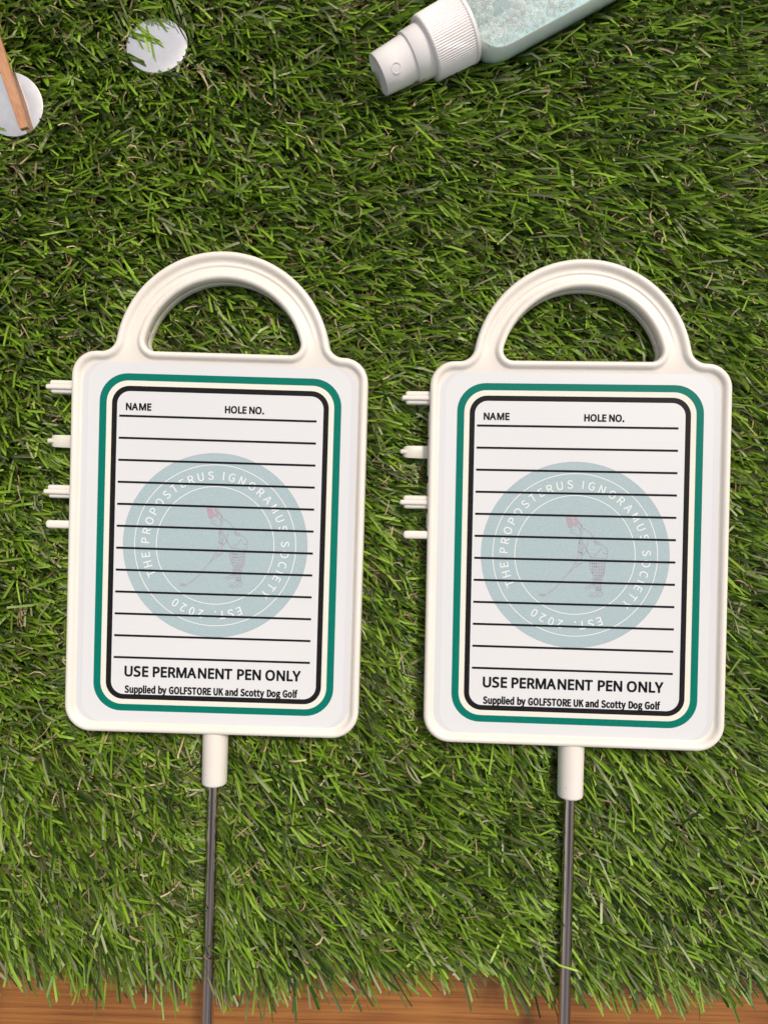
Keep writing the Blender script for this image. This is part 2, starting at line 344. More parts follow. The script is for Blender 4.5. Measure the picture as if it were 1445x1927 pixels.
GL = {'N':{'.':[235,[[58,43,59,57,61,69,66,78,72,85,80,90,88,94,97,96,107,97,117,96,126,94,135,90,142,85,149,78,153,69,156,57,157,43,156,30,153,18,149,9,142,2,135,-4,126,-8,117,-10,107,-11,97,-10,88,-8,80,-4,72,2,66,9,61,18,59,30]]],'A':[590,[[437,0,368,177,141,177,73,0,0,0,224,575,289,575,512,0],[282,415,274,438,263,473,255,500,247,468,238,438,230,415,165,241,346,241]]],'E':[446,[[398,0,78,0,78,573,398,573,398,509,150,509,150,330,383,330,383,268,150,268,150,63,398,63]]],'H':[594,[[516,0,443,0,443,267,150,267,150,0,78,0,78,573,150,573,150,330,443,330,443,573,516,573]]],'L':[420,[[78,0,78,573,150,573,150,64,400,64,400,0]]],'M':[727,[[330,0,142,502,139,502,142,461,144,407,144,347,144,0,78,0,78,573,184,573,361,103,364,103,544,573,650,573,650,0,578,0,578,352,579,408,581,460,584,501,581,501,390,0]]],'N':[609,[[532,0,447,0,141,476,138,476,141,432,143,378,144,364,144,349,144,335,144,320,144,0,78,0,78,573,161,573,467,99,470,99,468,137,466,193,464,249,464,573,532,573]]],'O':[655,[[577,287,576,255,573,224,568,194,561,166,551,140,540,116,526,94,510,73,493,54,473,38,451,24,428,13,402,4,375,-3,345,-7,314,-8,281,-7,251,-3,222,4,196,13,173,25,151,39,131,55,114,73,98,94,85,116,74,141,65,167,58,195,53,224,50,255,49,288,51,331,56,370,65,408,78,442,94,473,114,500,138,524,166,545,197,561,232,572,271,579,314,581,356,579,393,572,428,561,459,545,486,525,510,501,530,473,547,442,560,408,570,370,576,330],[125,287,126,252,130,220,136,190,145,163,157,138,171,117,188,98,207,83,230,70,255,62,283,56,314,55,345,56,373,62,398,70,420,83,439,98,456,117,470,138,481,163,490,190,496,220,500,252,501,287,498,338,490,384,476,423,456,457,431,484,398,503,360,514,314,518,283,516,255,511,230,502,207,490,188,475,171,457,157,435,145,411,136,384,130,354,126,322]]],'P':[485,[[229,573,282,570,326,562,363,548,393,528,415,504,431,475,441,442,444,404,444,387,441,370,438,353,433,336,426,321,417,306,407,292,395,278,380,266,364,255,345,246,324,238,301,231,275,227,247,224,216,223,150,223,150,0,78,0,78,573],[223,511,150,511,150,285,208,285,234,285,258,288,279,291,298,296,315,303,330,311,342,322,352,334,360,347,365,363,369,381,370,401,367,427,361,449,350,468,334,484,314,495,289,504,258,509]]],'R':[499,[[236,573,270,571,301,568,329,562,353,555,375,544,393,532,409,517,422,500,432,481,439,460,443,436,444,410,443,388,440,368,435,350,427,334,418,319,408,306,397,295,385,285,371,277,358,269,344,262,330,257,487,0,403,0,264,237,150,237,150,0,78,0,78,573],[232,510,150,510,150,298,236,298,268,299,296,304,319,313,338,325,352,341,362,359,368,381,370,407,369,424,366,440,361,455,355,467,346,477,336,486,324,494,310,500,293,504,275,507,254,509]]],'S':[477,[[403,153,401,128,396,106,389,85,378,66,364,49,348,35,328,22,307,11,283,3,257,-3,228,-7,198,-8,182,-8,167,-7,152,-6,137,-5,122,-3,109,-1,96,2,83,4,72,8,61,11,50,15,41,19,41,88,56,82,73,76,92,70,113,65,134,60,156,57,179,55,201,55,222,55,240,57,257,61,273,66,286,72,298,79,308,88,316,98,322,109,327,120,329,133,330,147,330,160,327,173,324,184,318,194,311,204,302,213,291,221,277,230,261,238,242,247,220,255,196,265,178,272,161,279,146,286,131,294,118,302,106,311,95,320,85,330,76,340,69,351,63,363,57,375,53,389,50,403,49,418,48,435,50,457,54,477,61,496,71,513,84,528,99,542,116,553,136,563,157,571,180,576,205,579,231,581,254,580,276,578,297,576,318,572,337,567,355,562,372,555,389,549,366,487,351,493,336,499,319,504,302,508,284,512,266,515,248,517,229,517,212,517,196,515,182,511,169,507,158,501,148,494,140,486,133,478,128,468,124,457,122,446,121,434,122,420,124,407,128,396,133,386,140,376,149,367,160,359,172,351,187,343,204,335,224,327,246,318,270,309,293,299,313,289,332,279,348,268,362,255,374,242,385,228,392,212,398,194,401,175]]],'T':[516,[[259,0,187,0,187,509,8,509,8,573,437,573,437,509,259,509]]],'U':[592,[[513,202,512,173,507,146,500,120,489,95,476,72,459,52,439,35,416,20,389,8,360,-1,327,-6,290,-8,240,-4,196,7,159,25,128,50,104,82,86,118,76,158,72,204,72,573,144,573,144,201,147,168,154,139,165,114,182,93,203,76,228,64,259,57,294,55,319,56,342,59,361,65,379,73,394,84,407,96,418,110,427,126,433,143,438,161,441,181,442,202,442,573,513,573]]],'Y':[532,[[227,291,376,573,454,573,263,222,263,0,191,0,191,219,0,573,79,573]]]},'I':{'.':[214,[[97,-9,115,-6,130,4,140,20,144,39,140,59,130,75,115,85,97,88,79,85,65,75,55,59,51,39,55,20,65,4,79,-6]]],'0':[424,[[195,-9,261,7,311,57,343,141,354,258,343,375,311,457,261,506,195,522,128,506,78,457,46,375,35,258,46,141,78,57,128,7],[195,43,155,55,124,94,104,161,97,258,104,355,124,421,155,460,195,472,235,460,265,421,286,355,293,258,286,161,265,94,235,55]]],'2':[431,[[31,0,354,0,354,55,211,55,191,55,170,54,148,52,127,50,210,134,273,215,315,294,329,372,319,434,289,481,241,512,179,522,134,517,95,502,60,478,28,447,65,411,88,435,113,454,141,466,172,471,213,463,243,442,260,410,266,369,252,300,209,223,136,137,31,38]]],'A':[494,[[3,0,68,0,118,157,305,157,354,0,423,0,249,513,176,513],[134,208,159,287,172,330,185,373,198,416,210,461,213,461,225,417,238,373,251,330,265,287,289,208]]],'C':[477,[[264,-9,311,-4,353,10,389,33,422,64,386,106,360,81,332,63,301,52,267,48,200,62,150,104,118,171,107,258,119,345,152,410,203,451,269,466,300,462,328,452,352,437,374,417,409,459,383,483,351,503,312,517,268,522,178,504,106,452,58,368,41,256,57,145,104,61,175,9]]],'D':[482,[[71,0,202,0,304,18,379,68,425,149,440,258,425,367,379,447,303,497,199,513,71,513],[135,53,135,461,193,461,273,447,329,408,363,345,374,258,363,172,329,107,273,67,193,53]]],'E':[412,[[71,0,374,0,374,55,135,55,135,242,330,242,330,298,135,298,135,459,366,459,366,513,71,513]]],'F':[387,[[71,0,135,0,135,230,331,230,331,285,135,285,135,459,366,459,366,513,71,513]]],'G':[513,[[272,-9,321,-5,365,8,402,27,431,50,431,266,262,266,262,212,371,212,371,78,353,65,331,56,306,50,279,48,206,62,152,104,118,171,107,258,119,345,154,410,208,451,278,466,313,462,343,452,368,436,389,417,424,459,398,482,366,502,325,517,276,522,182,504,107,452,58,368,41,256,58,145,106,61,179,9]]],'H':[510,[[71,0,135,0,135,242,375,242,375,0,440,0,440,513,375,513,375,298,135,298,135,513,71,513]]],'I':[205,[[71,0,135,0,135,513,71,513]]],'K':[452,[[71,0,135,0,135,162,223,268,377,0,450,0,264,319,425,513,352,513,137,256,135,256,135,513,71,513]]],'L':[380,[[71,0,360,0,360,55,135,55,135,513,71,513]]],'M':[569,[[71,0,129,0,129,284,128,320,126,360,124,399,120,436,123,436,165,319,262,52,305,52,402,319,443,436,446,436,443,399,441,360,438,320,438,284,438,0,498,0,498,513,420,513,322,239,286,132,284,132,246,239,148,513,71,513]]],'N':[506,[[71,0,132,0,132,270,131,310,129,351,126,391,124,430,127,430,182,324,369,0,436,0,436,513,374,513,374,246,375,206,377,164,380,124,383,84,380,84,324,190,137,513,71,513]]],'O':[550,[[260,-9,348,10,418,63,463,147,479,258,463,369,418,452,348,504,260,522,171,504,102,452,57,369,41,258,57,147,102,63,171,10],[260,48,197,63,149,105,118,171,107,258,118,345,149,410,197,451,260,466,323,451,371,410,402,345,412,258,402,171,371,105,323,63]]],'P':[443,[[71,0,135,0,135,204,220,204,297,214,357,243,395,292,409,363,395,434,356,480,296,506,217,513,71,513],[135,257,135,461,209,461,268,456,310,440,336,410,345,363,336,315,312,282,270,263,211,257]]],'R':[445,[[135,270,135,461,221,461,275,456,314,440,338,412,346,370,338,326,314,294,275,276,221,270],[352,0,425,0,295,225,342,243,379,273,402,315,410,370,397,437,360,481,303,506,231,513,71,513,71,0,135,0,135,218,228,218]]],'S':[454,[[213,-9,285,2,340,33,375,80,387,137,379,187,357,224,323,252,282,274,209,305,178,319,151,336,131,359,123,391,130,422,149,446,180,460,219,466,253,462,284,453,311,438,336,418,370,459,340,485,304,505,263,518,219,522,155,512,103,484,70,441,57,387,67,337,92,300,125,274,162,255,235,223,269,207,297,189,315,165,321,131,314,97,293,71,259,54,214,48,174,52,137,65,102,85,72,111,34,67,70,35,112,11,160,-4]]],'T':[468,[[177,0,242,0,242,459,398,459,398,513,22,513,22,459,177,459]]],'U':[507,[[253,-9,326,2,384,39,423,108,437,211,437,513,375,513,375,210,365,133,339,83,300,56,253,48,206,56,168,83,142,133,133,210,133,513,69,513,69,211,83,108,121,39,180,2]]],'Y':[443,[[153,0,218,0,218,199,373,513,305,513,239,368,227,340,214,312,201,284,188,256,185,256,134,368,68,513,-1,513,153,199]]],'a':[424,[[152,-9,186,-5,219,7,250,24,278,46,280,46,286,0,338,0,338,234,331,298,307,347,266,379,207,390,162,385,122,374,87,358,57,340,82,296,106,311,134,324,164,333,196,337,235,329,259,307,271,277,275,241,170,223,97,194,55,153,41,99,50,53,73,19,108,-2],[170,43,144,46,122,57,108,75,103,103,112,136,141,163,194,184,275,198,275,92,248,71,222,55,197,46]]],'b':[439,[[232,-9,294,5,347,45,383,109,397,196,387,276,358,337,311,376,246,390,214,386,183,374,154,358,126,337,129,405,129,557,64,557,64,0,116,0,121,39,124,39,150,19,177,4,205,-6],[221,45,201,47,178,53,154,65,129,84,129,284,155,307,181,323,206,333,230,336,276,326,307,298,325,253,331,195,322,132,300,85,265,55]]],'c':[391,[[214,-9,248,-6,280,4,310,19,338,39,310,82,290,67,269,55,245,47,220,44,172,55,135,84,111,130,102,190,111,250,136,296,174,326,222,336,243,334,263,327,281,317,298,303,330,345,308,362,283,377,254,386,219,390,149,377,91,337,51,275,36,190,50,106,88,43,144,4]]],'d':[468,[[194,-9,227,-5,258,7,285,24,310,45,312,45,317,0,370,0,370,557,305,557,305,411,309,346,284,364,259,378,233,387,202,390,139,376,87,336,51,273,37,190,48,105,80,43,129,4],[208,45,164,55,131,83,110,129,103,190,112,250,135,296,170,326,213,336,236,334,259,327,282,315,305,296,305,97,282,74,258,58,234,48]]],'e':[422,[[218,-9,255,-6,288,2,317,14,343,29,321,72,299,59,276,50,252,44,225,42,176,51,137,78,111,120,99,175,356,175,357,183,358,192,358,201,359,211,348,285,319,341,271,377,207,390,143,376,89,336,51,273,36,190,51,106,89,43,147,4],[99,221,111,271,136,308,169,331,208,339,248,331,278,309,296,272,303,221]]],'f':[275,[[23,328,75,328,75,0,139,0,139,328,219,328,219,380,139,380,139,440,142,473,152,496,169,511,193,515,203,515,214,513,225,509,235,505,249,555,235,559,220,563,203,566,186,567,136,558,102,533,82,493,75,441,75,380,23,377]]],'g':[430,[[193,-175,272,-164,333,-136,372,-94,385,-43,377,-3,352,25,310,42,253,47,178,47,146,50,125,59,115,72,111,88,113,103,118,114,126,125,136,134,149,128,163,124,178,121,192,120,247,130,291,156,320,198,331,253,329,276,323,298,313,316,300,331,378,331,378,380,246,380,235,384,222,387,208,389,192,390,137,381,92,353,61,311,50,254,54,222,65,193,81,170,99,152,99,149,84,137,71,120,61,101,57,78,60,58,67,40,78,27,92,16,92,13,68,-5,50,-26,39,-49,36,-74,47,-117,79,-149,129,-168],[192,164,161,170,135,188,118,217,111,254,118,292,135,320,161,337,192,343,224,337,250,320,267,292,273,254,267,217,249,188,223,170],[202,-131,155,-126,121,-113,99,-92,92,-64,94,-48,101,-31,113,-15,130,0,143,-3,156,-4,168,-5,179,-6,245,-6,278,-8,303,-16,317,-31,322,-54,314,-83,289,-107,252,-124]]],'i':[209,[[64,0,129,0,129,380,64,380],[97,459,114,462,127,470,136,484,139,501,136,518,127,531,114,540,97,543,79,540,66,531,58,518,55,501,58,484,66,470,79,462]]],'l':[205,[[132,-9,144,-9,153,-7,162,-6,169,-4,160,46,146,44,139,46,134,50,130,59,129,71,129,557,64,557,64,76,68,40,80,13,101,-3]]],'n':[433,[[64,0,129,0,129,276,155,301,180,319,205,330,232,334,265,328,287,310,300,278,305,232,305,0,368,0,368,241,361,305,340,352,304,380,252,390,215,385,182,371,152,350,125,325,123,325,117,380,64,380]]],'o':[459,[[212,-9,279,4,335,43,374,106,388,190,374,275,335,337,279,377,212,390,145,377,89,337,51,275,36,190,51,106,89,43,145,4],[212,44,167,55,133,84,110,130,102,190,110,250,133,296,167,326,212,336,257,326,292,296,315,250,323,190,315,130,292,84,257,55]]],'p':[440,[[64,-160,129,-160,129,-32,127,35,153,16,179,2,206,-6,232,-9,294,5,347,45,383,109,397,196,387,276,358,337,311,376,246,390,213,386,182,374,152,357,125,336,123,336,117,380,64,380],[221,45,201,47,178,53,154,65,129,84,129,284,156,307,181,323,206,333,230,336,276,326,307,298,325,253,331,195,322,132,300,85,265,55]]],'t':[316,[[183,-9,202,-8,220,-5,237,0,254,5,242,53,231,49,220,46,209,44,198,43,170,48,152,62,142,85,139,116,139,328,243,328,243,380,139,380,139,487,86,487,79,380,19,377,19,328,76,328,76,118,81,66,99,26,133,0]]],'u':[437,[[176,-9,212,-4,244,10,274,31,301,60,303,60,308,0,361,0,361,380,298,380,298,111,272,82,247,62,222,50,195,46,162,52,140,70,127,101,123,147,123,380,59,380,59,139,66,75,87,29,124,0]]],'y':[426,[[71,-164,121,-154,160,-126,190,-84,213,-32,356,380,293,380,225,169,194,62,190,62,153,169,76,380,9,380,162,-1,153,-29,139,-62,121,-88,97,-105,68,-111,60,-111,52,-109,45,-107,39,-105,26,-156,35,-159,46,-162,58,-163]]]}}
def glyph_loops(fnt, ch): 
    adv, ls = GL[fnt][ch] if ch in GL[fnt] else (260, [])
    return adv, [[(l[i], l[i+1]) for i in range(0, len(l), 2)] for l in ls]
def place_text(fnt, s, u0, u1, v, cap, space=230):
    x = 0; raw = []
    for ch in s:
        if ch == ' ': x += space; continue
        adv, ls = glyph_loops(fnt, ch); raw += [[(px+x, py) for px, py in l] for l in ls]; x += adv
    xs_ = [p[0] for l in raw for p in l]; mn, mx_ = min(xs_), max(xs_)
    caph = max(p[1] for l in glyph_loops(fnt, 'E')[1] for p in l)
    k = (u1-u0)/(mx_-mn); ky = cap/caph
    return [[(u0+(px-mn)*k, v+py*ky) for px, py in l] for l in raw]
def outline_mesh(loops, z, bold=0.0):
    cu = bpy.data.curves.new('c', 'CURVE'); cu.dimensions = '2D'; cu.fill_mode = 'BOTH'
    for l in loops:
        sp = cu.splines.new('POLY'); sp.points.add(len(l)-1); sp.use_cyclic_u = True
        for p, q in zip(sp.points, l): p.co = (q[0]*0.01, q[1]*0.01, 0, 1)
    ob_ = bpy.data.objects.new('c', cu); COL.objects.link(ob_)
    dg = bpy.context.evaluated_depsgraph_get(); me = bpy.data.meshes.new_from_object(ob_.evaluated_get(dg))
    vs = [(p.co.x*100*S, p.co.y*100*S, z) for p in me.vertices]; fs = [tuple(p.vertices) for p in me.polygons]
    bpy.data.objects.remove(ob_); bpy.data.curves.remove(cu); bpy.data.meshes.remove(me)
    if bold:
        for l in loops: ribbon(vs, fs, l+[l[0]], bold, z+2e-5)
    me = mesh(vs, fs)
    flip_up(me); return me
def flip_up(me):
    bm = bmesh.new(); bm.from_mesh(me)
    bad = [f_ for f_ in bm.faces if f_.normal.z < 0]
    bmesh.ops.reverse_faces(bm, faces=bad); bm.to_mesh(me); bm.free()
def ribbon(vs, fs, pts, w, z, up=True):
    h = w/2; dz = 0
    for (x0, y0), (x1, y1) in zip(pts[:-1], pts[1:]):
        L = math.hypot(x1-x0, y1-y0)
        if L < 1e-6: continue
        nx, ny = -(y1-y0)/L*h, (x1-x0)/L*h; b = len(vs)
        ex, ey = (x1-x0)/L*h*0.4, (y1-y0)/L*h*0.4
        for qx, qy in ((x0-ex+nx, y0-ey+ny), (x0-ex-nx, y0-ey-ny), (x1+ex-nx, y1+ey-ny), (x1+ex+nx, y1+ey+ny)): vs.append((qx*S, qy*S, z+dz))
        fs.append((b, b+1, b+2, b+3)); dz = 6e-6-dz if dz in (0, 6e-6) else 0

TH = math.radians(1.6)
def ph(x, y):      # photograph drawing of the golfer -> sticker units
    px, py = 330+x/8.5, 920+y/8.5; dx, dy = px-407, py-1023
    return (dx*math.cos(TH)+dy*math.sin(TH), -(-dx*math.sin(TH)+dy*math.cos(TH)))
STROKES = [
 [(585,480),(578,530),(592,545),(620,560),(650,565),(668,590),(692,596)],[(600,500),(625,505),(640,520)],[(650,440),(700,460),(740,500),(725,560),(718,640),(715,720)],
 [(730,405),(762,470),(850,520),(885,555),(910,595),(945,645),(980,690),(1050,735),(1110,780),(1160,838)],
 [(1160,838),(1150,890),(1150,930),(1128,975)],[(735,420),(745,470),(730,520)],[(790,480),(760,540),(745,600)],
 [(715,700),(705,760),(698,830),(690,890),(682,935)],[(740,650),(765,700),(768,760),(762,850),(738,950)],[(718,640),(740,660),(725,700),(745,730),(722,770),(745,800),(720,840),(738,880),(712,920)],
 [(850,680),(835,740),(820,800),(838,850),(880,920),(900,950)],[(775,905),(800,860),(832,800)],[(700,850),(750,870),(770,900)],[(760,700),(790,740),(800,800)],[(815,800),(835,830),(850,870)],
 [(685,935),(665,990),(640,1040),(600,1110)],[(735,950),(760,975),(735,1040),(700,1065),(650,1100),(600,1125)],[(640,1040),(690,1035),(730,1045)],[(660,1060),(690,1070)],
 [(880,920),(935,945),(1020,955),(1110,960)],[(930,870),(945,905),(962,925)],[(960,900),(1010,865),(1060,800)],[(950,680),(985,725),(1030,745)],[(1080,870),(1110,890),(1150,880)],[(940,690),(970,720),(960,750)],
 [(885,990),(872,1060),(882,1130),(920,1200),(935,1250),(1010,1262),(1085,1245),(1108,1150),(1112,1060),(1120,970)],
 [(915,1000),(912,1060),(925,1190)],[(945,1000),(945,1120),(955,1245)],[(980,1000),(980,1120),(985,1250)],[(1015,1000),(1018,1120),(1015,1250)],[(1050,1000),(1055,1120),(1048,1250)],[(1085,1000),(1088,1120),(1078,1235)],
 [(880,1035),(1000,1045),(1112,1035)],[(876,1080),(1000,1092),(1110,1080)],[(884,1130),(1000,1140),(1108,1128)],[(905,1178),(1000,1188),(1100,1175)],[(925,1222),(1000,1230),(1090,1215)],
 [(930,1255),(925,1310),(932,1370),(935,1400)],[(1075,1250),(1058,1310),(1045,1380),(1048,1440),(1060,1500)],[(965,1260),(962,1340),(975,1400),(975,1480)],[(1000,1260),(995,1340),(1005,1420),(1000,1490)],[(1035,1260),(1025,1340),(1030,1420),(1030,1495)],
 [(930,1290),(1060,1295)],[(930,1330),(1050,1335)],[(935,1370),(1045,1375)],[(970,1415),(1045,1418)],[(975,1455),(1050,1458)],
 [(935,1375),(880,1378),(858,1400),(795,1415),(818,1440),(860,1440),(900,1415),(940,1412)],
 [(985,1492),(940,1500),(900,1530),(868,1545),(885,1565),(940,1572),(1000,1562),(1060,1552),(1068,1520),(1050,1498)],[(900,1535),(960,1540),(1010,1520)],[(1010,1500),(1000,1545)],
 [(600,1110),(560,1168),(505,1232),(450,1290),(415,1330),(380,1372),(330,1425),(280,1470),(225,1505),(170,1530)],[(595,1120),(570,1165)],
 [(80,1528),(110,1518),(150,1520),(178,1538),(150,1556),(110,1552),(80,1540),(80,1528)],[(95,1535),(160,1538)]]
HAT = [(500,300),(520,380),(545,470),(575,478),(600,465),(640,435),(690,425),(728,402),(700,350),(670,300)]

def make_sign():
    root = empty('marker_sign')
    link('frame', submesh(lambda y: y <= SPLIT), M_PLASTIC, root)
    hd = link('handle', submesh(lambda y: y > SPLIT), M_PLASTIC, root)
    # shallow moulded rib round the handle channel
    vs, fs = [], []; m = 60
    for i in range(m+1):
        t = i/m; ang = R(12+156*t); hgt = 0.55e-3*min(1, t*9, (1-t)*9)
        for k in range(7):
            q = (k-3)/3; rr_ = 177+q*4.0; z = -2e-5+hgt*math.cos(q*math.pi/2)
            vs.append(((HC[0]+rr_*math.cos(ang))*S, (HC[1]+rr_*math.sin(ang))*S, z))
    for i in range(m):
        for k in range(6): fs.append((i*7+k, i*7+k+1, (i+1)*7+k+1, (i+1)*7+k))
    rib = mesh(vs, fs); flip_up(rib); link('rib', rib, M_PLASTIC, hd, smooth=True)
    # hinge lugs, snap clip and pin on the left flank
    X1 = -272*S
    for vc in (286.5, 89.0):
        parts = [stadium_bar(-324*S, X1, (vc+7)*S, -3.4e-3, 1.6e-3, 2.6e-3), stadium_bar(-323*S, X1, (vc-6)*S, -4.0e-3, 1.5e-3, 2.4e-3),
                 stadium_bar(-330*S, X1+2e-4, vc*S, -1.9e-3, 1.15e-3, 1.5e-3), stadium_bar(-331*S, -318*S, (vc-1)*S, -3.6e-3, 1.0e-3, 1.9e-3)]
        link('hinge_lug', joined(parts), M_PLASTIC, root)
    vs, fs = [], []
    st = [(-326, -7.4, 8.0), (-322, -6.0, 10.5), (-316, -5.3, 11.5), (-303, -5.6, 11.8), (-290, -6.2, 12), (-280, -6.6, 12), (-268, -6.8, 12)]
    for k, (u, z, hw) in enumerate(st):
        for yy, zz in ((-hw, -0.75), (-hw, 0.55), (-hw+1.2, 0.75), (hw-1.2, 0.75), (hw, 0.55), (hw, -0.75)): vs.append((u*S, (185.5+yy)*S, (z+zz)*1e-3))
    for k in range(len(st)-1):
        for i in range(6): fs.append((k*6+i, k*6+(i+1) % 6, (k+1)*6+(i+1) % 6, (k+1)*6+i))
    fs.append((0, 1, 2, 3, 4, 5))
    link('snap_clip', joined([(vs, fs), stadium_bar(-332*S, -318*S, 186*S, -5.6e-3, 1.1e-3, 1.2e-3)]), M_CLIP, root)
    link('pin', joined([stadium_bar(-322*S, X1, 28*S, -0.4e-3, 1.9e-3, 1.3e-3)]), M_PLASTIC, root)
    # small moulding steps on the flank
    for v0, v1, dz in ((262, 215, -6), (212, 140, -7.5), (128, 105, -6.5), (70, 40, -6.5)):
        link('flank_rib', joined([stadium_bar(0, (v0-v1)*S, 0, 0, 0.5e-3, 1.6e-3)]), M_PLASTIC, root)
        o_ = COL.objects[-1]; o_.rotation_euler = (0, 0, R(-90)); o_.location = (-276.5*S, v0*S, dz*1e-3)
    # socket and stake
    sr = 24.3*S; v1 = -463*S
    prof = [(-352*S, sr*1.03), (-363*S, sr*1.02), (-372*S, sr), (v1+1.4e-3, sr*0.985), (v1+0.6e-3, sr*0.95), (v1+0.15e-3, sr*0.86), (v1, sr*0.78), (v1, 10.2*S), (v1+4e-3, 10.2*S)]
    me = joined([lathe(prof, 40)]); sk = link('socket', me, M_PLASTIC, root); sk.location = (3.7*S, 0, -5.0e-3)
    prof = [(-440*S, 11.0*S), (-1010*S, 11.9*S), (-1016*S, 9.4*S), (-1060*S, 2.0*S), (-1064*S, 0.2*S)]
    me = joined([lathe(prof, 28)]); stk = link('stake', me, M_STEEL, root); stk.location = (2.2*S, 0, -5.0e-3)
    # sticker and everything printed on it
    st_ = link('sticker', plate(rrect(-257.2, 257.2, -341.5, 335.5, 40), 0.10e-3, 0.09e-3), M_STICKER, root)
    link('printed_field', plate(rrect(-246, 246, -341.3, 335.3, 39), 0.115e-3), M_PAPER, st_)
    def rr2(i, r): return rrect(-225+i, 228-i, -320.5+i*0.95, 315-i, r)
    L0, L1, L2, L3 = rr2(0, 53), rr2(13.4, 41), rr2(23.3, 33), rr2(33.2, 24)
    z1, z2, z3 = 0.135e-3, 0.165e-3, 0.20e-3
    link('green_border', band(L1, L0, z1), M_GREEN, st_); link('cream_border', band(L2, L1, z1), M_CREAM, st_); link('black_border', band(L3, L2, z1), M_BLACK, st_)
    cc = (-1.7, -3.1)
    link('emblem', plate(arc(*cc, 172.6, 0, 360, 96)[:-1], z1), M_TEAL, st_)
    link('emblem_rim', band(arc(*cc, 172.6, 0, 360, 96)[:-1], arc(*cc, 173.6, 0, 360, 96)[:-1], z1+1e-6), M_TEAL_EDGE, st_)
    for r_ in (151.6, 110.8):
        link('emblem_ring', band(arc(*cc, r_-0.75, 0, 360, 96)[:-1], arc(*cc, r_+0.75, 0, 360, 96)[:-1], z2), M_WHITE_INK, st_)
    loops = []
    for word, a0, a1 in (('THE', 205.3, 189.3), ('PROPOSTERUS', 177.4, 94.9), ('IGNORAMUS', 84.4, 15.6), ('SOCIETY', 2.7, -42.7), ('EST.', -68.6, -88.5), ('2020', -100.5, -123.3)):
        gs = [glyph_loops('I', c) for c in word]; pos = [0]
        for k in range(1, len(gs)): pos.append(pos[-1]+gs[k-1][0]/2+gs[k][0]/2+140)
        for (adv, ls), p in zip(gs, pos):
            an = a0+(a1-a0)*(p/pos[-1]); c_, s_ = math.cos(R(an)), math.sin(R(an)); k = 15.0/max(q[1] for l in glyph_loops('I', 'E')[1] for q in l)
            xs_ = [q[0] for l in ls for q in l]; mid = (min(xs_)+max(xs_))/2
            for l in ls:
                q2 = []
                for px, py in l:
                    tx, ty = (px-mid)*k, 124.0+py*k      # tangent, radial
                    q2.append((cc[0]+ty*c_+tx*s_, cc[1]+ty*s_-tx*c_))
                loops.append(q2)
    link('emblem_lettering', outline_mesh(loops, z2, 0.5), M_WHITE_INK, st_)
    vs, fs = [], []
    for s in STROKES: ribbon(vs, fs, [ph(*p) for p in s], 1.45, z2)
    ribbon(vs, fs, [ph(*p) for p in [(600,1110),(505,1232),(415,1330),(330,1425),(225,1505),(170,1530)]], 1.7, z2+2e-6)
    ribbon(vs, fs, [ph(*p) for p in [(85,1535),(130,1540),(170,1540)]], 4.2, z2+3e-6)
    me = mesh(vs, fs); flip_up(me); link('golfer_drawing', me, M_MAUVE, st_)
    me = plate([ph(*p) for p in HAT], z2+4e-6); flip_up(me); link('golfer_hat', me, M_ROSE, st_)
    vs, fs = [], []; ribbon(vs, fs, [ph(605, 305), ph(618, 350), ph(640, 392)], 2.4, z2+1e-5); me = mesh(vs, fs); flip_up(me); link('hat_band', me, M_TEAL, st_)
    for i in range(12):
        v = 235.3-i*41.33; sl = 0.15
        link('ruled_line', plate([(-187.5, v-2), (182.4, v-2-sl), (182.4, v+2-sl), (-187.5, v+2)], z3), M_TEXT, st_)
    for s, u0, u1, v, cap, fnt, bold in (('NAME', -174.7, -128.1, 246.7, 12.4, 'N', 1.5), ('HOLE NO.', 11, 83, 246.2, 12.4, 'N', 1.5),
                                   ('USE PERMANENT PEN ONLY', -165.7, 165, -254.6, 18.4, 'N', 2.0), ('Supplied by GOLFSTORE UK and Scotty Dog Golf', -164.8, 160, -285.8, 12.6, 'I', 1.7)):
        link('lettering', outline_mesh(place_text(fnt, s, u0, u1, v, cap, 200), z3, bold), M_TEXT, st_)
    return root
M_CLIP = mottled('aged ivory plastic', (0.66, 0.64, 0.55), (0.74, 0.72, 0.64), 60, 0.4).m

def copy_tree(o_, parent=None):
    c = o_.copy(); COL.objects.link(c); c.parent = parent
    for ch in list(o_.children): copy_tree(ch, c)
    return c
POSES = [((0.0194144, -0.0019428, -0.0297387), (-0.0788580, -0.0149791, 0.0000151)),
         ((0.0082374, -0.0525129, -0.0202859), (0.0891456, -0.0192455, 0.0033712))]
left = make_sign(); right = copy_tree(left)
SIGN_M = []
for o_, (r_, t_), lab in zip((left, right), POSES, ('white plastic marker sign lying at left on the turf, below the silver discs', 'white plastic marker sign lying at right on the turf, below the spray bottle')):
    o_.rotation_euler = Euler(r_, 'XYZ'); o_.location = (t_[0], t_[1], t_[2]+SIGN_H)
    tag(o_, lab, 'sign', 'marker signs lying side by side on the turf')
    SIGN_M.append(Matrix.LocRotScale(Vector((t_[0], t_[1], t_[2]+SIGN_H)), Euler(r_, 'XYZ'), None))

